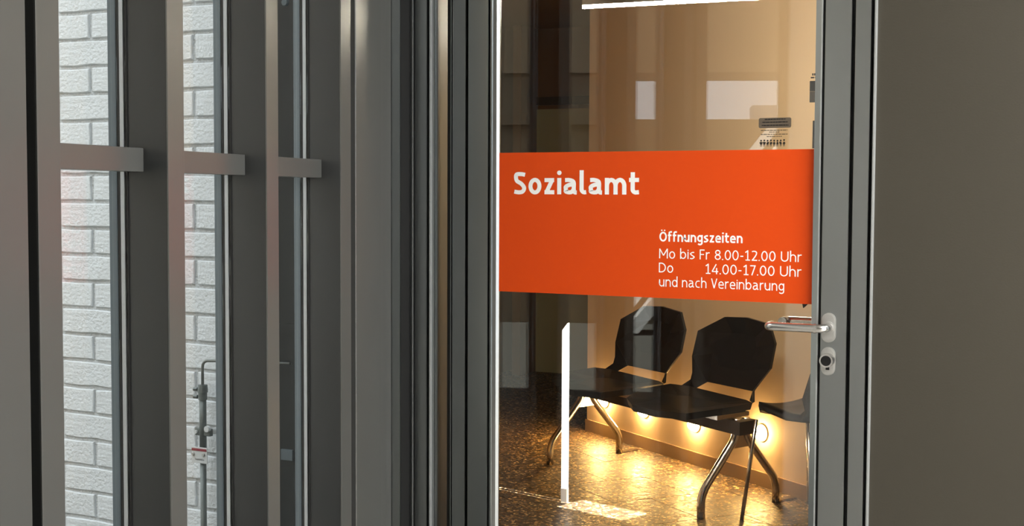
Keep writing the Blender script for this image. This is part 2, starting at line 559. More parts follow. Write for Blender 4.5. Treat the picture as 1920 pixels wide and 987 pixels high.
def bead(name, xa, xb, ya, yb, ma):
    """glazing bead: sloped face from (xa, ya) at the stile to (xb, yb) at the glass"""
    bm = bmesh.new()
    pts = [(xa, ya), (xb, yb), (xb, 0.0), (xa, 0.0)]
    lo = [bm.verts.new((p[0], p[1], 0.1)) for p in pts]
    hi = [bm.verts.new((p[0], p[1], 2.1)) for p in pts]
    bm.faces.new(lo); bm.faces.new(hi)
    for i in range(4):
        bm.faces.new((lo[i], lo[(i + 1) % 4], hi[(i + 1) % 4], hi[i]))
    return bm_obj(name, bm, ma, dr)


box('stile', -0.0785, -0.0222, YF, 0.05, 0.01, 2.14, M['alu_light'], dr, 0.0012)
box('stile', 0.8215, 0.8795, YF, 0.05, 0.01, 2.14, M['alu_light'], dr, 0.0012)
box('top_rail', -0.0222, 0.8215, YF, 0.05, 2.03, 2.14, M['alu_light'], dr, 0.001)
box('bottom_rail', -0.0222, 0.8215, YF, 0.05, 0.01, 0.12, M['alu_light'], dr, 0.001)
box('gasket', -0.0222, -0.0165, -0.012, 0.03, 0.1, 2.1, M['rubber'], dr)
box('gasket', 0.8155, 0.8215, -0.012, 0.03, 0.1, 2.1, M['rubber'], dr)
box('glazing_bead', -0.0165, -0.0125, -0.018, 0.0, 0.1, 2.1, M['alu_light'], dr)
bead('glazing_bead', -0.0125, -0.004, -0.012, -0.008, M['alu_light'])
bead('glazing_bead', -0.004, 0.001, -0.0085, -0.0015, M['alu_edge'])
box('glazing_bead', 0.8125, 0.8155, -0.019, 0.0, 0.1, 2.1, M['alu_edge'], dr)
bead('glazing_bead', 0.8125, 0.797, -0.012, -0.005, M['alu_light'])
box('glass_pane', -0.018, 0.818, 0.0, 0.010, 0.1, 2.05, M['glass'], dr)


# lever handle (outside and inside), rosettes, cylinder
def stadium(bm, cx, cz, w, h, y0, y1, seg=12):
    r = w / 2
    pts = []
    for k in range(seg + 1):
        a = math.pi * k / seg
        pts.append((cx + r * math.cos(a), y0, cz + (h / 2 - r) + r * math.sin(a)))
    for k in range(seg + 1):
        a = math.pi + math.pi * k / seg
        pts.append((cx + r * math.cos(a), y0, cz - (h / 2 - r) + r * math.sin(a)))
    slab(bm, pts, (0, y1 - y0, 0))


def handle(side):
    h = empty('lever_handle', (0.8405, YF if side < 0 else 0.05, 1.059), 0, dr)
    s = side
    bm = bmesh.new()
    stadium(bm, 0, -0.001, 0.031, 0.066, 0.0, 0.007 * s)
    bmesh.ops.recalc_face_normals(bm, faces=bm.faces)
    es = [e for e in bm.edges if abs(e.verts[0].co.y - 0.007 * s) < 1e-6 and abs(e.verts[1].co.y - 0.007 * s) < 1e-6]
    bmesh.ops.bevel(bm, geom=es, offset=0.0022, segments=2, affect='EDGES')
    bm_obj('rosette', bm, M['steel_matte'], h)
    yo = 0.045 * s
    path = round_path([(0, 0.004 * s, 0), (0, yo, 0), (-0.128, yo, 0), (-0.128, 0.008 * s, 0)], 0.022, 8)
    tube_obj('lever', path, 0.0098, M['steel'], h, 20)
    bm = bmesh.new()
    disc_prism(bm, (0, 0.007 * s, 0), (0, s, 0), 0.0135, 0.004)
    bm_obj('neck_collar', bm, M['steel_matte'], h)
    bm = bmesh.new()
    disc_prism(bm, (-0.022, yo, 0), (1, 0, 0), 0.0112, 0.006)
    bm_obj('lever_ring', bm, M['steel'], h)


handle(-1)
handle(1)
lk = empty('lock_cylinder', (0.8405, YF, 0.983), 0, dr)
bm = bmesh.new()
stadium(bm, 0, 0, 0.031, 0.063, 0.0, -0.007)
bmesh.ops.recalc_face_normals(bm, faces=bm.faces)
bmesh.ops.bevel(bm, geom=[e for e in bm.edges if e.verts[0].co.y < -0.006 and e.verts[1].co.y < -0.006], offset=0.0022, segments=2, affect='EDGES')
bm_obj('escutcheon', bm, M['steel_matte'], lk)
bm = bmesh.new()
disc_prism(bm, (0, -0.007, 0.003), (0, -1, 0), 0.0158, 0.017, 32, 0.0150)
bm_obj('knob_ring', bm, M['steel'], lk)
bm = bmesh.new()
disc_prism(bm, (0, -0.0235, 0.003), (0, -1, 0), 0.0115, 0.0012, 28)
bm_obj('knob_core', bm, M['black_hole'], lk)
box('key_notch', -0.004, 0.004, -0.0085, -0.006, -0.019, -0.011, M['black_hole'], lk)

# ------------------------------------------------------------------ brick wall outside
BY = 0.1
PZ, PX = 0.0832, 0.272
wo = struct(box('wall_outside', -3.1, -0.86, BY + 0.007, BY + 0.25, -0.1, 3.6, M['mortar']), 'white painted brick wall outside the slatted window', 'wall')
JW = 0.012
brick_me = []
for k in range(6):
    bm = bmesh.new()
    vs = add_box(bm, 0, PX - JW, 0, 0.03, 0, PZ - JW)
    bmesh.ops.subdivide_edges(bm, edges=[e for e in bm.edges if abs(e.verts[0].co.x - e.verts[1].co.x) > 0.1], cuts=3)
    for v in bm.verts:
        v.co += Vector((random.uniform(-1, 1) * 0.0018, random.uniform(-1, 1) * 0.0008, random.uniform(-1, 1) * 0.0018))
    bmesh.ops.recalc_face_normals(bm, faces=bm.faces)
    es = [e for e in bm.edges if e.verts[0].co.y < 0.004 and e.verts[1].co.y < 0.004 and len([f for f in e.link_faces if abs(f.normal.y) > 0.7]) == 1]
    bmesh.ops.bevel(bm, geom=es, offset=0.0022, segments=1, affect='EDGES')
    me = bpy.data.meshes.new('brick')
    bm.to_mesh(me); bm.free()
    me.materials.append(M['brick'])
    brick_me.append(me)
nb = 0
for k in range(-7, 22):
    zt = 1.907 - PZ * k
    for i in range(-4, 4):
        x0 = (-1.476 if k % 2 == 0 else -1.068 - 0.272) + PX * i + JW / 2
        xe = min(x0 + PX - JW, -0.862)
        if xe - x0 < 0.02:
            continue
        o = link('brick', random.choice(brick_me), None, wo)
        o.scale = ((xe - x0) / (PX - JW), 1, 1)
        o.location = (x0, BY - random.uniform(0, 0.0015), zt - PZ + JW / 2)
        nb += 1

cl = struct(empty('trim_2', (-0.6, 0.05, 0)), 'dark metal cladding between brick wall and door frame outside', 'trim')
box('cladding_sheet', -0.255, 0.29, 0.0, 0.05, 0, 2.9, M['cladding'], cl)
box('cladding_sheet', -0.25, 0.29, -0.003, 0.0, 0.955, 0.985, M['cladding'], cl)
box('fixing_tab', -0.115, -0.075, -0.008, 0.0, 0.60, 0.63, M['outer'], cl)
for z in (1.882, 0.615):
    bm = bmesh.new()
    disc_prism(bm, (-0.098, 0, z), (0, -1, 0), 0.012, 0.006, 18, 0.009)
    bm_obj('screw_head', bm, M['outer'], cl)

# lightning conductor pipe with disconnect plate
px = -1.002
cp = tag(empty('conductor_pipe', (px, 0.05, 0)), 'grey lightning conductor pipe with clamps on the white brick wall', 'pipe')
tube_obj('wire', round_path([(0, 0, 0.77), (0.0, 0, 0.863), (0.06, 0, 0.866), (0.33, -0.02, 0.877)], 0.022), 0.0042, M['wire'], cp, 10)
tube_obj('pipe', [(0, 0, 0.60), (0, 0, 0.76)], 0.0105, M['pipe'], cp)
tube_obj('pipe', [(0, 0, 0.0), (0, 0, 0.60)], 0.0092, M['pipe'], cp)
bm = bmesh.new()
disc_prism(bm, (0, 0, 0.748), (0, 0, 1), 0.013, 0.022)
disc_prism(bm, (0, 0, 0.770), (0, 0, 1), 0.0155, 0.022, 24, 0.014)
top_clamp = bm_obj('top_clamp', bm, M['pipe'], cp)
for z in (0.757, 0.779):
    bm = bmesh.new()
    disc_prism(bm, (-0.013, -0.008, z), (-1, -0.3, 0), 0.006, 0.012, 6)
    bm_obj('clamp_bolt', bm, M['pipe'], top_clamp)
wb = box('wall_bracket', -0.026, 0.03, -0.006, 0.010, 0.642, 0.664, M['pipe'], cp, 0.003)
for c_, d_, r_, h_, g_ in (((-0.019, -0.004, 0.653), -1, 0.0055, 0.008, 6), ((0.024, -0.004, 0.665), -1, 0.009, 0.010, 14), ((0.024, 0.008, 0.655), 1, 0.010, 0.045, 14)):
    bm = bmesh.new()
    disc_prism(bm, c_, (0, d_, 0), r_, h_, g_)
    bm_obj('bracket_bolt', bm, M['plate'], wb)
pl = box('disconnect_plate', -0.031, 0.027, -0.015, -0.0125, 0.563, 0.610, M['plate'], cp, 0.001)
box('red_band', -0.029, 0.025, -0.0163, -0.015, 0.599, 0.606, M['red'], pl)
for x in (-0.024, 0.015):
    bm = bmesh.new()
    disc_prism(bm, (x, -0.015, 0.589), (0, -1, 0), 0.0062, 0.005, 16, 0.004)
    bm_obj('plate_screw', bm, M['steel_matte'], pl)


# ------------------------------------------------------------------ stroke lettering
def arc(cx, cy, rx, ry, a0, a1, n=16):
    return [(cx + rx * math.cos(math.radians(a0 + (a1 - a0) * k / n)), cy + ry * math.sin(math.radians(a0 + (a1 - a0) * k / n))) for k in range(n + 1)]


def smooth(pts, n=7):
    P = [pts[0]] + list(pts) + [pts[-1]]
    out = []
    for i in range(1, len(P) - 2):
        p0, p1, p2, p3 = P[i - 1], P[i], P[i + 1], P[i + 2]
        for k in range(n):
            t = k / n
            out.append(tuple(0.5 * (2 * p1[j] + (p2[j] - p0[j]) * t + (2 * p0[j] - 5 * p1[j] + 4 * p2[j] - p3[j]) * t * t + (3 * p1[j] - p0[j] - 3 * p2[j] + p3[j]) * t ** 3) for j in (0, 1)))
    out.append(tuple(pts[-1]))
    return out


XH = 0.735


def glyph(c, w):
    """advance, strokes (centre lines, cap height 1), dots (centre, radius)"""
    h = w / 2
    x = XH
    S, D = [], []

    def arch(x0, x1):
        r = (x1 - x0) / 2
        return arc(x0 + r, x - h - 0.26, r, 0.26, 180, 0) + [(x1, 0)]
    if c == ' ':
        return 0.36, S, D
    if c == 'o':
        a = 0.60; S.append(arc(a / 2, x / 2, a / 2 - h, x / 2 - h + 0.01, 0, 360, 28))
    elif c == 'O' or c == 'Ö':
        a = 0.78; S.append(arc(a / 2, 0.5, a / 2 - h, 0.5 - h, 0, 360, 32))
        if c == 'Ö': D += [((a / 2 - 0.15, 1.14), h * 0.95), ((a / 2 + 0.15, 1.14), h * 0.95)]
    elif c == '0':
        a = 0.60; S.append(arc(a / 2, 0.5, a / 2 - h, 0.5 - h, 0, 360, 28))
    elif c == 'S':
        a = 0.57; S.append(smooth([(0.52, 0.93 - h * 0.5), (0.34, 1.01 - h), (0.13, 0.93 - h * .3), (h + .005, 0.76), (0.15, 0.60), (0.34, 0.48), (a - h, 0.30), (a - h - .06, 0.13), (0.25, h - .01), (0.02, 0.07 + h * .5)]))
    elif c == 's':
        a = 0.47; S.append(smooth([(0.42, x - 0.04 - h * .5), (0.26, x - h), (h + .01, x - 0.19), (0.2, x * .53), (0.36, x * .40), (a - h, 0.19), (0.22, h - .005), (0.02, 0.05 + h * .5)]))
    elif c == 'z':
        a = 0.50; S += [[(0.03, x - h), (a - 0.03, x - h)], [(a - 0.03 - h, x - h), (0.03 + h, h)], [(0.03, h), (a - 0.02, h)]]
    elif c == 'i':
        a = w; S.append([(h, 0), (h, x)]); D.append(((h, x + 0.05 + w), h * 1.12))
    elif c == 'l':
        a = 0.30; S.append([(h, 1.08)] + [(h, 0.25)] + arc(h + 0.14, 0.14 + h, 0.14, 0.14, 180, 270, 8) + [(a, h + .01)])
    elif c == 'a':
        a = 0.60
        S.append(smooth([(0.06, x - 0.04 - h * .6), (0.24, x - h), (0.40, x - h - 0.05), (0.455, x - 0.24), (0.455, 0.24), (0.49, 0.10), (0.59, h * .9)]))
        S.append(smooth([(0.455, x * .60), (0.26, x * .58), (0.10, x * .46), (h + .01, 0.21), (0.10, h + .04), (0.22, h), (0.36, 0.11), (0.455, 0.24)]))
    elif c == 'm':
        a = 0.94; m1 = a / 2
        S += [[(h, 0), (h, x)], arch(h, m1), arch(m1, a - h)]
    elif c == 'n':
        a = 0.57; S += [[(h, 0), (h, x)], arch(h, a - h)]
    elif c == 'h':
        a = 0.57; S += [[(h, 0), (h, 1.08)], arch(h, a - h)]
    elif c == 'u':
        a = 0.57; r = (a - w) / 2
        S += [[(a - h, x), (a - h, 0)], [(h, x), (h, 0.30)] + arc(h + r, h + 0.26, r, 0.26, 180, 360)]
    elif c == 'r':
        a = 0.37; S += [[(h, 0), (h, x)], arc(h + 0.24, x - h - 0.24, 0.24, 0.24, 180, 92, 8) + [(a, x - h)]]
    elif c == 't':
        a = 0.43; S += [[(0.16, 0.98), (0.16, 0.24)] + arc(0.30, 0.14 + h, 0.14, 0.14, 180, 270, 8) + [(a, h + .015)], [(0.0, x - h), (a, x - h)]]
    elif c == 'f':
        a = 0.40; S += [[(0.15, 0), (0.15, 0.86)] + arc(0.31, 0.86 + h * .3, 0.16, 1.08 - 0.86 - h * 1.3, 180, 90, 8) + [(a + .03, 1.08 - h)], [(0.0, x - h), (a - .02, x - h)]]
    elif c == 'e':
        a = 0.57; S.append([(h * 1.2, x * .50), (a - h, x * .50)] + arc(a / 2, x * .55, a / 2 - h, x * .45 - h, 8, 180, 16) + smooth([(h, x * .5), (0.09 + h * .4, 0.12), (0.31, h - .005), (0.53, 0.05 + h * .6)]))
    elif c == 'c':
        a = 0.49; S.append(smooth([(0.47, x - 0.05 - h * .4), (0.32, x - h), (0.14, x - .12), (h, x / 2), (0.14, .12), (0.32, h), (0.47, 0.05 + h * .4)]))
    elif c == 'b':
        a = 0.60; r = (a - w) / 2; S += [[(h, 0), (h, 1.08)], arc(h + r, x / 2, r, x / 2 - h, 0, 360, 26)]
    elif c == 'd':
        a = 0.60; r = (a - w) / 2; S += [[(a - h, 0), (a - h, 1.08)], arc(h + r, x / 2, r, x / 2 - h, 0, 360, 26)]
    elif c == 'g':
        a = 0.57; r = (a - w) / 2
        S += [arc(h + r, x / 2 + .02, r, x / 2 - h - .02, 0, 360, 26), [(a - h, x), (a - h, -0.06)] + arc(h + r, -0.06, r, 0.20 - h * .4, 0, -150, 12)]
    elif c == 'M':
        a = 0.86; S += [[(h, 0), (h, 1)], [(h, 1 - h * .3), (a / 2, 0.30)], [(a / 2, 0.30), (a - h, 1 - h * .3)], [(a - h, 0), (a - h, 1)]]
    elif c == 'F':
        a = 0.47; S += [[(h, 0), (h, 1)], [(h, 1 - h), (a, 1 - h)], [(h, 0.50), (a - .05, 0.50)]]
    elif c == 'U':
        a = 0.70; r = (a - w) / 2; S.append([(h, 1)] + arc(a / 2, r + h, r, r, 180, 360, 18) + [(a - h, 1)])
    elif c == 'D':
        a = 0.70; S += [[(h, 0), (h, 1)], [(h, 1 - h), (0.24, 1 - h)] + arc(0.24, 0.5, a - h - 0.24, 0.5 - h, 90, -90, 18) + [(h, h)]]
    elif c == 'V':
        a = 0.64; S += [[(h * .8, 1), (a / 2, 0.02)], [(a / 2, 0.02), (a - h * .8, 1)]]
    elif c == 'T':
        a = 0.58; S += [[(0, 1 - h), (a, 1 - h)], [(a / 2, 0), (a / 2, 1)]]
    elif c == '1':
        a = 0.48; S += [[(0.03, 0.80), (0.25, 1 - h * .5), (0.26, 1 - h)], [(0.26, 1), (0.26, 0)], [(0.05, h), (a, h)]]
    elif c == '2':
        a = 0.54; S += [smooth([(0.04, 0.90), (0.24, 1 - h), (0.44, 0.88), (0.47, 0.70), (0.34, 0.42), (h + .02, h)]), [(0.03, h), (a, h)]]
    elif c == '4':
        a = 0.60; S += [[(0.40, 1), (h * .6, 0.28)], [(0.0, 0.26), (a, 0.26)], [(0.44, 0.62), (0.44, 0)]]
    elif c == '7':
        a = 0.52; S += [[(0.02, 1 - h), (a, 1 - h)], [(a - h, 1 - h), (0.18, 0)]]
    elif c == '8':
        a = 0.58; S += [arc(a / 2, 0.74, a / 2 - h - .03, 0.26 - h, 0, 360, 22), arc(a / 2, 0.27, a / 2 - h, 0.27 - h, 0, 360, 22)]
    elif c == '.':
        a = w * 1.1; D.append(((h, h), h * 1.15))
    elif c == '-':
        a = 0.34; S.append([(0.03, 0.42), (a - 0.03, 0.42)])
    else:
        a = 0.5
    return a, S, D


def lettering(name, text, x0, z0, cap, width, weight, y, ma, parent, track=0.10):
    """flat lettering in the x-z plane, facing -y, stretched to a given overall width"""
    adv, glyphs = 0.0, []
    for c in text:
        a, S, D = glyph(c, weight)
        glyphs.append((adv, S, D))
        adv += a + (track if c != ' ' else 0.0)
    total = adv - track
    sx = width / (total * cap) if width else 1.0
    bm = bmesh.new()

    def P(px_, pz_):
        return (x0 + px_ * cap * sx, y - 2e-5 * (lay[0] % 4), z0 + pz_ * cap)
    lay = [0]
    for off, S, D in glyphs:
        for st in S:
            lay[0] += 1
            pts = [Vector((p[0] + off, p[1])) for p in st]
            q = [pts[0]]
            for p in pts[1:]:
                if (p - q[-1]).length > 1e-4: q.append(p)
            pts = q
            n = len(pts)
            closed = n > 4 and (pts[0] - pts[-1]).length < 1e-3
            ls, rs = [], []
            for i in range(n):
                if closed and i in (0, n - 1): t = (pts[1] - pts[0]).normalized() + (pts[-1] - pts[-2]).normalized()
                elif i == 0: t = pts[1] - pts[0]
                elif i == n - 1: t = pts[-1] - pts[-2]
                else: t = (pts[i + 1] - pts[i]).normalized() + (pts[i] - pts[i - 1]).normalized()
                if t.length < 1e-6: t = pts[i] - pts[i - 1]
                t.normalize()
                nn = Vector((-t.y, t.x)) * weight / 2
                if 0 < i < n - 1:
                    cs = (pts[i + 1] - pts[i]).normalized().dot(t)
                    nn = nn / max(0.6, cs)
                ls.append(pts[i] + nn); rs.append(pts[i] - nn)
            vl = [bm.verts.new(P(*v)) for v in ls]
            vr = [bm.verts.new(P(*v)) for v in rs]
            for i in range(n - 1):
                bm.faces.new((vl[i], vl[i + 1], vr[i + 1], vr[i]))
        for (cx, cz), r in D:
            vs = [bm.verts.new(P(cx + off + r * math.cos(2 * math.pi * k / 18), cz + r * math.sin(2 * math.pi * k / 18))) for k in range(18)]
            bm.faces.new(vs)
    me = bpy.data.meshes.new(name)
    for f in bm.faces:
        f.normal_update()
        if f.normal.y > 0: f.normal_flip()
    bm.to_mesh(me); bm.free()
    return link(name, me, ma, parent)


lettering('plate_lettering', 'Trennstelle', -0.018, 0.571, 0.0065, 0.034, 0.14, -0.0152, M['black_print'], pl)

# ------------------------------------------------------------------ orange sign on the glass
sg = tag(empty('door_sign', (0, 0, 0)), 'wide orange office sign with white lettering on the door glass', 'sign')
box('sign_panel', 0.0005, 0.7965, -0.0016, -0.0001, 1.107, 1.456, M['orange'], sg)
YS = -0.0018
lettering('headline_lettering', 'Sozialamt', 0.0425, 1.3525, 0.0545, 0.335, 0.185, YS, M['white_print'], sg, 0.11)
lettering('hours_heading', 'Öffnungszeiten', 0.4305, 1.2415, 0.0232, 0.2035, 0.165, YS, M['white_print'], sg, 0.10)
lettering('hours_line', 'Mo bis Fr 8.00-12.00 Uhr', 0.4305, 1.2015, 0.0232, 0.3415, 0.105, YS, M['white_print'], sg, 0.13)
lettering('hours_line', 'Do', 0.4300, 1.1680, 0.0232, 0.0360, 0.105, YS, M['white_print'], sg, 0.13)
lettering('hours_line', '14.00-17.00 Uhr', 0.5455, 1.1680, 0.0232, 0.2265, 0.105, YS, M['white_print'], sg, 0.13)
lettering('hours_line', 'und nach Vereinbarung', 0.4310, 1.1345, 0.0232, 0.3020, 0.105, YS, M['white_print'], sg, 0.13)

# small printed notice above the sign, illegible text rows and a row of little figures
nt_ = tag(empty('printed_notice', (0, 0, 0)), 'small notice with dark header and row of figures above the sign', 'notice')
bm = bmesh.new()
r = 0.004
rc = []
for cx, cz, a0 in ((0.739, 1.524, 0), (0.672, 1.524, 90), (0.672, 1.509, 180), (0.739, 1.509, 270)):
    rc += [(cx + r * math.cos(math.radians(a0 + 90 * k / 5)), -0.0008, cz + r * math.sin(math.radians(a0 + 90 * k / 5))) for k in range(6)]
slab(bm, rc, (0, 0.0007, 0))
bm_obj('header_box', bm, M['grey_print'], nt_)


def text_row(bm, x0, x1, z, hgt, y):
    x = x0
    while x < x1:
        wl_ = random.uniform(0.003, 0.009)
        xe = min(x + wl_, x1)
        slab(bm, [(x, y, z), (xe, y, z), (xe, y, z + hgt), (x, y, z + hgt)], (0, -0.0003, 0))
        x = xe + 0.0012


bm = bmesh.new()
text_row(bm, 0.682, 0.730, 1.5235, 0.0022, -0.0009)
text_row(bm, 0.677, 0.735, 1.5170, 0.0022, -0.0009)
text_row(bm, 0.675, 0.737, 1.5100, 0.0022, -0.0009)
text_row(bm, 0.673, 0.735, 1.4990, 0.0014, -0.0003)
text_row(bm, 0.692, 0.716, 1.4950, 0.0014, -0.0003)
text_row(bm, 0.673, 0.735, 1.4900, 0.0014, -0.0003)
text_row(bm, 0.687, 0.722, 1.4850, 0.0014, -0.0003)
bm_obj('text_rows', bm, M['black_print'], nt_)['kind'] = 'stuff'
bm = bmesh.new()
for k in range(8):
    x = 0.674 + k * 0.0076
    disc_prism(bm, (x, -0.0002, 1.4765 + random.uniform(-.0008, .0008)), (0, -1, 0), 0.0021, 0.0004, 10)
    slab(bm, [(x - 0.0012, -0.0002, 1.4735), (x + 0.0012, -0.0002, 1.4735), (x + 0.0022, -0.0002, 1.4675), (x - 0.0022, -0.0002, 1.4675)], (0, -0.0004, 0))
    for s in (-1, 1):
        slab(bm, [(x + s * 0.0005, -0.0002, 1.4675), (x + s * 0.0016, -0.0002, 1.4675), (x + s * 0.0018, -0.0002, 1.463), (x + s * 0.0008, -0.0002, 1.463)], (0, -0.0004, 0))
        slab(bm, [(x + s * 0.001, -0.0002, 1.473), (x + s * 0.0035, -0.0002, 1.470 + random.uniform(-.002, .004)), (x + s * 0.003, -0.0002, 1.469), (x + s * 0.001, -0.0002, 1.4715)], (0, -0.0004, 0))
bm_obj('figure_row', bm, M['black_print'], nt_)['kind'] = 'stuff'

ps = tag(empty('printed_poster', (0, 0, 0)), 'narrow poster edge with dark picture squares beside the handle stile', 'poster')
yb = 0.0105
for z0, z1, ma in ((1.586, 1.609, 'black_print'), (1.561, 1.5855, 'grey_print')):
    box('picture_block', 0.781, 0.808, yb, yb + 0.0006, z0, z1, M[ma], ps)
box('picture_block', 0.789, 0.808, yb, yb + 0.0006, 1.458, 1.520, M['black_print'], ps)
bm = bmesh.new()
text_row(bm, 0.783, 0.806, 1.615, 0.003, yb + 0.0003)
text_row(bm, 0.786, 0.806, 1.621, 0.005, yb + 0.0003)
bm_obj('text_rows', bm, M['black_print'], ps)['kind'] = 'stuff'
bm = bmesh.new()
slab(bm, [(0.7745, -0.0001, 1.107), (0.7875, -0.0001, 1.107), (0.783, -0.0001, 1.102), (0.777, -0.0001, 1.097)], (0, -0.0006, 0))
tag(bm_obj('sticker_scrap', bm, M['black_print']), 'tiny black scrap peeking below the orange sign corner', 'sticker')

# ------------------------------------------------------------------ black beam seating
LF = Vector((-1.259, 2.947, 0))
BB = Vector((1.045, -0.704, 0)).normalized()
BE = Vector((0.42, 0.9075, 0)).normalized()


def bl(a, c, z):
    p = BB * a + BE * c
    return Vector((p.x, p.y, z))


bs = tag(empty('beam_bench', LF), 'two-seat black bench on chrome legs against the cream wall', 'bench')


def beam_box(name, a0, a1, c0, c1, z0, z1, ma, parent):
    bm = bmesh.new()
    slab(bm, [bl(a0, c0, z0), bl(a0, c1, z0), bl(a0, c1, z1), bl(a0, c0, z1)], bl(a1 - a0, 0, 0))
    return bm_obj(name, bm, ma, parent)


beam_box('beam', -0.06, 1.30, 0.19, 0.30, 0.338, 0.395, M['beam'], bs)
for a in (0.0, 1.24):
    lf = empty('leg_frame', bl(a, 0, 0), 0, bs)
    tube_obj('leg', round_path([bl(0, 0.015, 0.0), bl(0, 0.015, 0.10), bl(0, 0.225, 0.318), bl(0, 0.225, 0.40)], 0.05), 0.0175, M['chrome'], lf, 16)
    tube_obj('leg', round_path([bl(0, 0.487, 0.0), bl(0, 0.487, 0.10), bl(0, 0.285, 0.318), bl(0, 0.285, 0.40)], 0.05), 0.0175, M['chrome'], lf, 16)
    bm = bmesh.new()
    slab(bm, [bl(-0.004, 0.24, 0.325), bl(-0.004, 0.27, 0.325), bl(-0.004, 0.31, 0.272), bl(-0.004, 0.20, 0.272)], bl(0.008, 0, 0))
    bm_obj('gusset', bm, M['chrome'], lf)
    bm = bmesh.new()
    slab(bm, [bl(-0.014, 0.475, 0.001), bl(0.014, 0.475, 0.001), bl(0.014, 0.615, 0.001), bl(-0.014, 0.615, 0.001)], (0, 0, 0.008))
    bm_obj('floor_strap', bm, M['chrome'], lf)
for a in (0.30, 0.957):
    # seat
    st = empty('seat_shell', bl(a, 0, 0), 0, bs)
    out = [(-0.285, 0.30, .470), (-0.21, 0.365, .462), (0.20, 0.365, .455), (0.275, 0.335, .455), (0.285, 0.14, .452), (0.225, -0.03, .438), (0.05, -0.075, .430), (-0.12, -0.075, .430), (-0.235, -0.02, .440), (-0.29, 0.12, .462)]
    bm = bmesh.new()
    top = [bm.verts.new(bl(x, c, z)) for x, c, z in out]
    mid = [bm.verts.new(bl(x * 0.55, 0.17 + (c - 0.17) * 0.55, 0.437)) for x, c, z in out]
    lo = [bm.verts.new(bl(x * 0.97, 0.17 + (c - 0.17) * 0.97, z - 0.030)) for x, c, z in out]
    n = len(out)
    bm.faces.new(mid)
    bm.faces.new(lo)
    for i in range(n):
        j = (i + 1) % n
        bm.faces.new((top[i], top[j], mid[j], mid[i]))
        bm.faces.new((top[i], lo[i], lo[j], top[j]))
    bm_obj('seat', bm, M['black_shell'], st)
    # back: faceted octagonal plate leaning back
    zc = lambda z: 0.42 + (z - 0.5) / 0.35 * 0.08
    bp = [(-0.09, .790), (0.065, .800), (0.225, .784), (0.283, .704), (0.278, .596), (0.188, .487), (-0.135, .487), (-0.284, .588), (-0.272, .710)]
    bm = bmesh.new()
    fr = [bm.verts.new(bl(x, zc(z), z)) for x, z in bp]
    ce = [bm.verts.new(bl(x * .5, zc(z) + 0.018, .645 + (z - .645) * .5)) for x, z in bp]
    bk = [bm.verts.new(bl(x, zc(z) + 0.014, z)) for x, z in bp]
    cb = [bm.verts.new(bl(x * .5, zc(z) + 0.030, .645 + (z - .645) * .5)) for x, z in bp]
    n = len(bp)
    bm.faces.new(ce); bm.faces.new(cb)
    for i in range(n):
        j = (i + 1) % n
        bm.faces.new((fr[i], fr[j], ce[j], ce[i]))
        bm.faces.new((bk[i], bk[j], cb[j], cb[i]))
        bm.faces.new((fr[i], bk[i], bk[j], fr[j]))
    bm_obj('backrest', bm, M['black_shell'], st)
    for s in (-1, 1):
        o_ = -0.284 if s < 0 else 0.278
        i_ = -0.135 if s < 0 else 0.188
        pts = [bl(o_, zc(.592), .592), bl(i_, zc(.487), .487), bl(i_ - s * 0.02 + s * 0.055, 0.365, .455), bl(o_ - s * 0.012, 0.345, .452), bl(o_ - s * 0.055, 0.385, .49), bl(o_ - s * 0.045, 0.405, .52)]
        bm = bmesh.new()
        slab(bm, pts, bl(0, 0.013, 0.004))
        bm_obj('side_arm', bm, M['black_shell'], st)
    # seat bracket on the beam
    beam_box('seat_bracket', -0.05, 0.05, 0.16, 0.32, 0.392, 0.425, M['chrome'], st)
    beam_box('seat_bracket', 0.20, 0.29, 0.10, 0.30, 0.405, 0.424, M['chrome'], st)

# ------------------------------------------------------------------ single chair beside the bench
c3 = tag(empty('shell_chair', (0.0, 2.3, 0)), 'single black shell chair with thin chrome legs beside the handle', 'chair')


def c3p(al, w, z):
    # al: from the front edge (towards the bench) to the back, w: across, towards the cream wall
    p = Vector((-0.035, 0.03, 0)) + BB * al + BE * w
    return Vector((p.x, p.y, z))


prof = [(-0.005, .425), (0.02, .446), (0.10, .444), (0.22, .432), (0.31, .438), (0.36, .475), (0.385, .55), (0.41, .64), (0.435, .74), (0.445, .82)]
half = [.15, .18, .205, .212, .212, .212, .21, .20, .18, .13]
bm = bmesh.new()
rows = []
for (c, z), hw in zip(prof, half):
    row = []
    for k in range(-4, 5):
        t = k / 4
        row.append(bm.verts.new(c3p(c - (0.05 * t * t if z > .5 else 0), 0.213 + hw * t, z + (0.02 * t * t if z < .5 else 0))))
    rows.append(row)
for i in range(len(rows) - 1):
    for k in range(8):
        bm.faces.new((rows[i][k], rows[i][k + 1], rows[i + 1][k + 1], rows[i + 1][k]))
bmesh.ops.recalc_face_normals(bm, faces=bm.faces)
bmesh.ops.solidify(bm, geom=list(bm.faces), thickness=0.03)
bm_obj('shell', bm, M['black_shell'], c3, True)
o3 = Vector((0.0, 2.3, 0))
for top, foot in (((-0.02, 2.36, .42), (-0.062, 2.314, 0)), ((0.12, 2.66, .42), (0.11, 2.74, 0)), ((0.25, 2.16, .42), (0.29, 2.10, 0)), ((0.37, 2.44, .42), (0.42, 2.50, 0))):
    tube_obj('leg', [Vector(foot) - o3, Vector(top) - o3], 0.0085, M['chrome'], c3, 12)

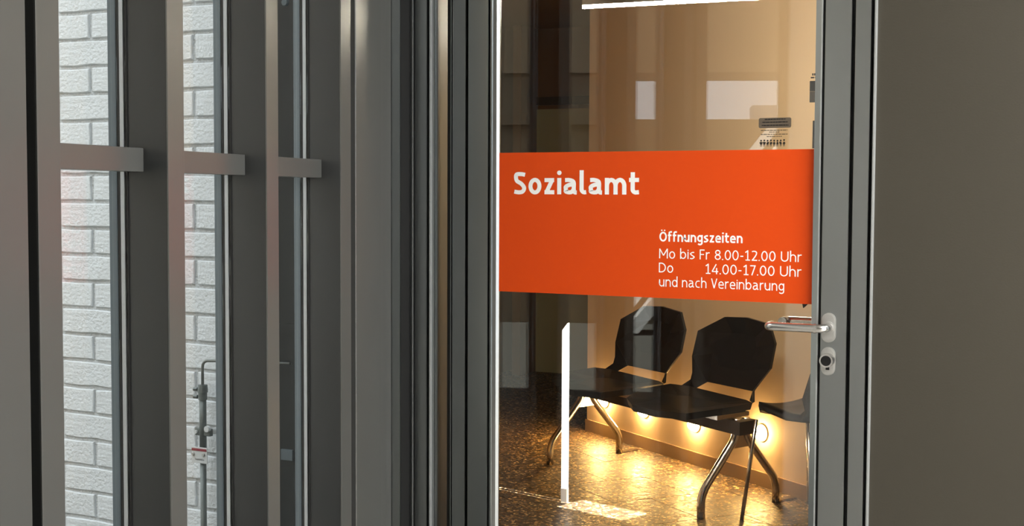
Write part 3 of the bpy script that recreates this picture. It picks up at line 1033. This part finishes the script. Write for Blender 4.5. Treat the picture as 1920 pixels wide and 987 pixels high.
# ------------------------------------------------------------------ low round wall lights on the cream wall
labels = ['low round warm wall light half hidden behind the far bench leg', 'small glowing round wall light under the far seat', 'glowing round wall light under the near seat edge', 'large glowing round wall light between bench and single chair']
for t, z, lb in ((0.201, 0.20, labels[0]), (0.611, 0.205, labels[1]), (1.075, 0.205, labels[2]), (1.608, 0.249, labels[3])):
    p = W0 + WD * t
    la = tag(empty('wall_light', (p.x, p.y, z)), lb, 'wall light', 'low warm lights along the cream wall')
    bm = bmesh.new()
    disc_prism(bm, (0, 0, 0), WN, 0.042, 0.006, 28, 0.040)
    bm_obj('trim_ring', bm, M['lamp_ring'], la)
    bm = bmesh.new()
    rings = []
    a = Vector((0, 0, 1)); b = WN.cross(a)
    for q in range(5):
        an = math.pi / 2 * q / 5
        rings.append([bm.verts.new(WN * (0.006 + 0.040 * math.sin(an)) + (a * math.cos(2 * math.pi * k / 20) + b * math.sin(2 * math.pi * k / 20)) * 0.033 * math.cos(an)) for k in range(20)])
    for q in range(4):
        for k in range(20):
            bm.faces.new((rings[q][k], rings[q][(k + 1) % 20], rings[q + 1][(k + 1) % 20], rings[q + 1][k]))
    bm.faces.new(rings[-1])
    bm_obj('lens', bm, M['lamp_glow'], la, True)
    ld = bpy.data.lights.new('wall_light_bulb', 'AREA')
    ld.shape = 'DISK'
    ld.size = 0.055
    ld.energy = LAMP
    ld.color = (1.0, 0.57, 0.17)
    lo_ = bpy.data.objects.new('wall_light_bulb', ld)
    COL.objects.link(lo_)
    lo_.parent = la
    lo_.location = WN * 0.050
    lo_.rotation_euler = (WN + Vector((0, 0, -0.45))).to_track_quat('-Z', 'Y').to_euler()

# slim linear pendant
a_, b_ = Vector((-0.468, 1.562, 2.05)), Vector((0.40, 1.640, 2.05))
pd = tag(empty('pendant_lamp', a_), 'slim white linear pendant lamp near the ceiling', 'lamp')
dv = (b_ - a_); ln = dv.length; pd.rotation_euler = (0, 0, math.atan2(dv.y, dv.x))
box('diffuser', 0, ln, -0.005, 0.005, -0.006, 0.006, M['tube_glow'], pd)
box('housing', 0, ln, -0.006, 0.006, 0.006, 0.026, M['steel_matte'], pd)
for x in (0.62, ln - 0.1):
    tube_obj('cable', [(x, 0, 0.026), (x, 0, ZI - 2.05)], 0.0012, M['steel_matte'], pd, 6)

# slim white post, a stand-in for an unidentified bright upright strip
po = tag(empty('stand_in_post', (-0.85, 2.262, 0)), 'slim white slant-topped post added for a bright upright strip, in a patch of sunlight', 'post')
bm = bmesh.new()
vs = add_box(bm, -0.0125, 0.0125, -0.0105, 0.0105, 0.062, 0.76)
for v in vs:
    if v.co.z > 0.5:
        v.co.z += (v.co.x + 0.0125) * 1.3
bm_obj('shaft', bm, M['post'], po)
box('base_sleeve', -0.014, 0.014, -0.012, 0.012, 0.0, 0.062, M['steel_matte'], po)

# brown recessed box on the inner wall, seen through the side light
rb = tag(empty('wall_box', (-1.0, 1.42, 1.0)), 'narrow brown box on the cream wall behind the side light', 'wall box')
box('box_frame', 0.0, 0.03, -0.07, 0.07, -0.12, 0.14, M['brown_box'], rb, 0.003)
box('box_lid', 0.03, 0.036, -0.045, 0.055, -0.105, 0.125, M['brown_box'], rb, 0.002)

# ------------------------------------------------------------------ outdoors beyond the hall windows (mirrored in the door glass)
struct(prism('ground', [fp(-0.1, 0.3), fp(-0.1, -8), (-14, -16), (-16, 0.3)], -0.14, -0.02, M['ground']), 'dark paving outside the hall windows', 'ground')
nbld = tag(empty('neighbour_building', (-3.65, -10.1, 0), math.radians(-21.7)), 'rendered building across the courtyard with an upper volume added to block sky and a gap below', 'building')
box('wall', -14, 7, -0.9, 0.0, -0.05, 2.16, M['far_build'], nbld)
box('upper_sky_blocker', -14, 7, -0.9, 0.15, 2.64, 8.0, M['far_build'], nbld)  # raised this high to block sky light from the mullion sides
box('gap_sky_blocker', -14, -0.42, -0.7, 0.1, 2.1, 2.7, M['far_build'], nbld)  # added infill, keeps sky patches out of the door reflection
box('chimney_block', 1.25, 1.5, -0.6, -0.2, 2.1, 2.32, M['post'], nbld)
stair = tag(empty('outdoor_stair', (-2.25, -9.9, 0), math.radians(-21.7)), 'white outdoor stair stringers seen mirrored above the sign', 'stair')
for dx in (0.0, 0.22):
    bm = bmesh.new()
    slab(bm, [(dx - 1.55, 0, 0), (dx - 1.40, 0, 0), (dx + 0.42, 0, 2.3), (dx + 0.30, 0, 2.3)], (0, 0.5 if dx else 0.06, 0))
    bm_obj('stringer', bm, M['post'], stair)

# unseen hall lamp, added to brighten the mullion fronts and the sign
hl = tag(empty('added_hall_lamp', (2.6, -0.85, ZT)), 'unseen flat ceiling lamp added to light the hall', 'lamp')
box('added_lamp_frame', -0.32, 0.32, -0.62, 0.62, -0.03, 0.0, M['steel_matte'], hl)
box('added_lamp_panel', -0.29, 0.29, -0.59, 0.59, -0.034, -0.03, M['hall_glow'], hl)
hd = bpy.data.lights.new('added_hall_lamp_light', 'AREA')
hd.shape = 'RECTANGLE'
hd.size, hd.size_y = 0.58, 1.18
hd.energy = HALL
hd.color = (1.0, 0.97, 0.93)
ho = bpy.data.objects.new('added_hall_lamp_light', hd)
COL.objects.link(ho)
ho.parent = hl
ho.location = (0, 0, -0.04)
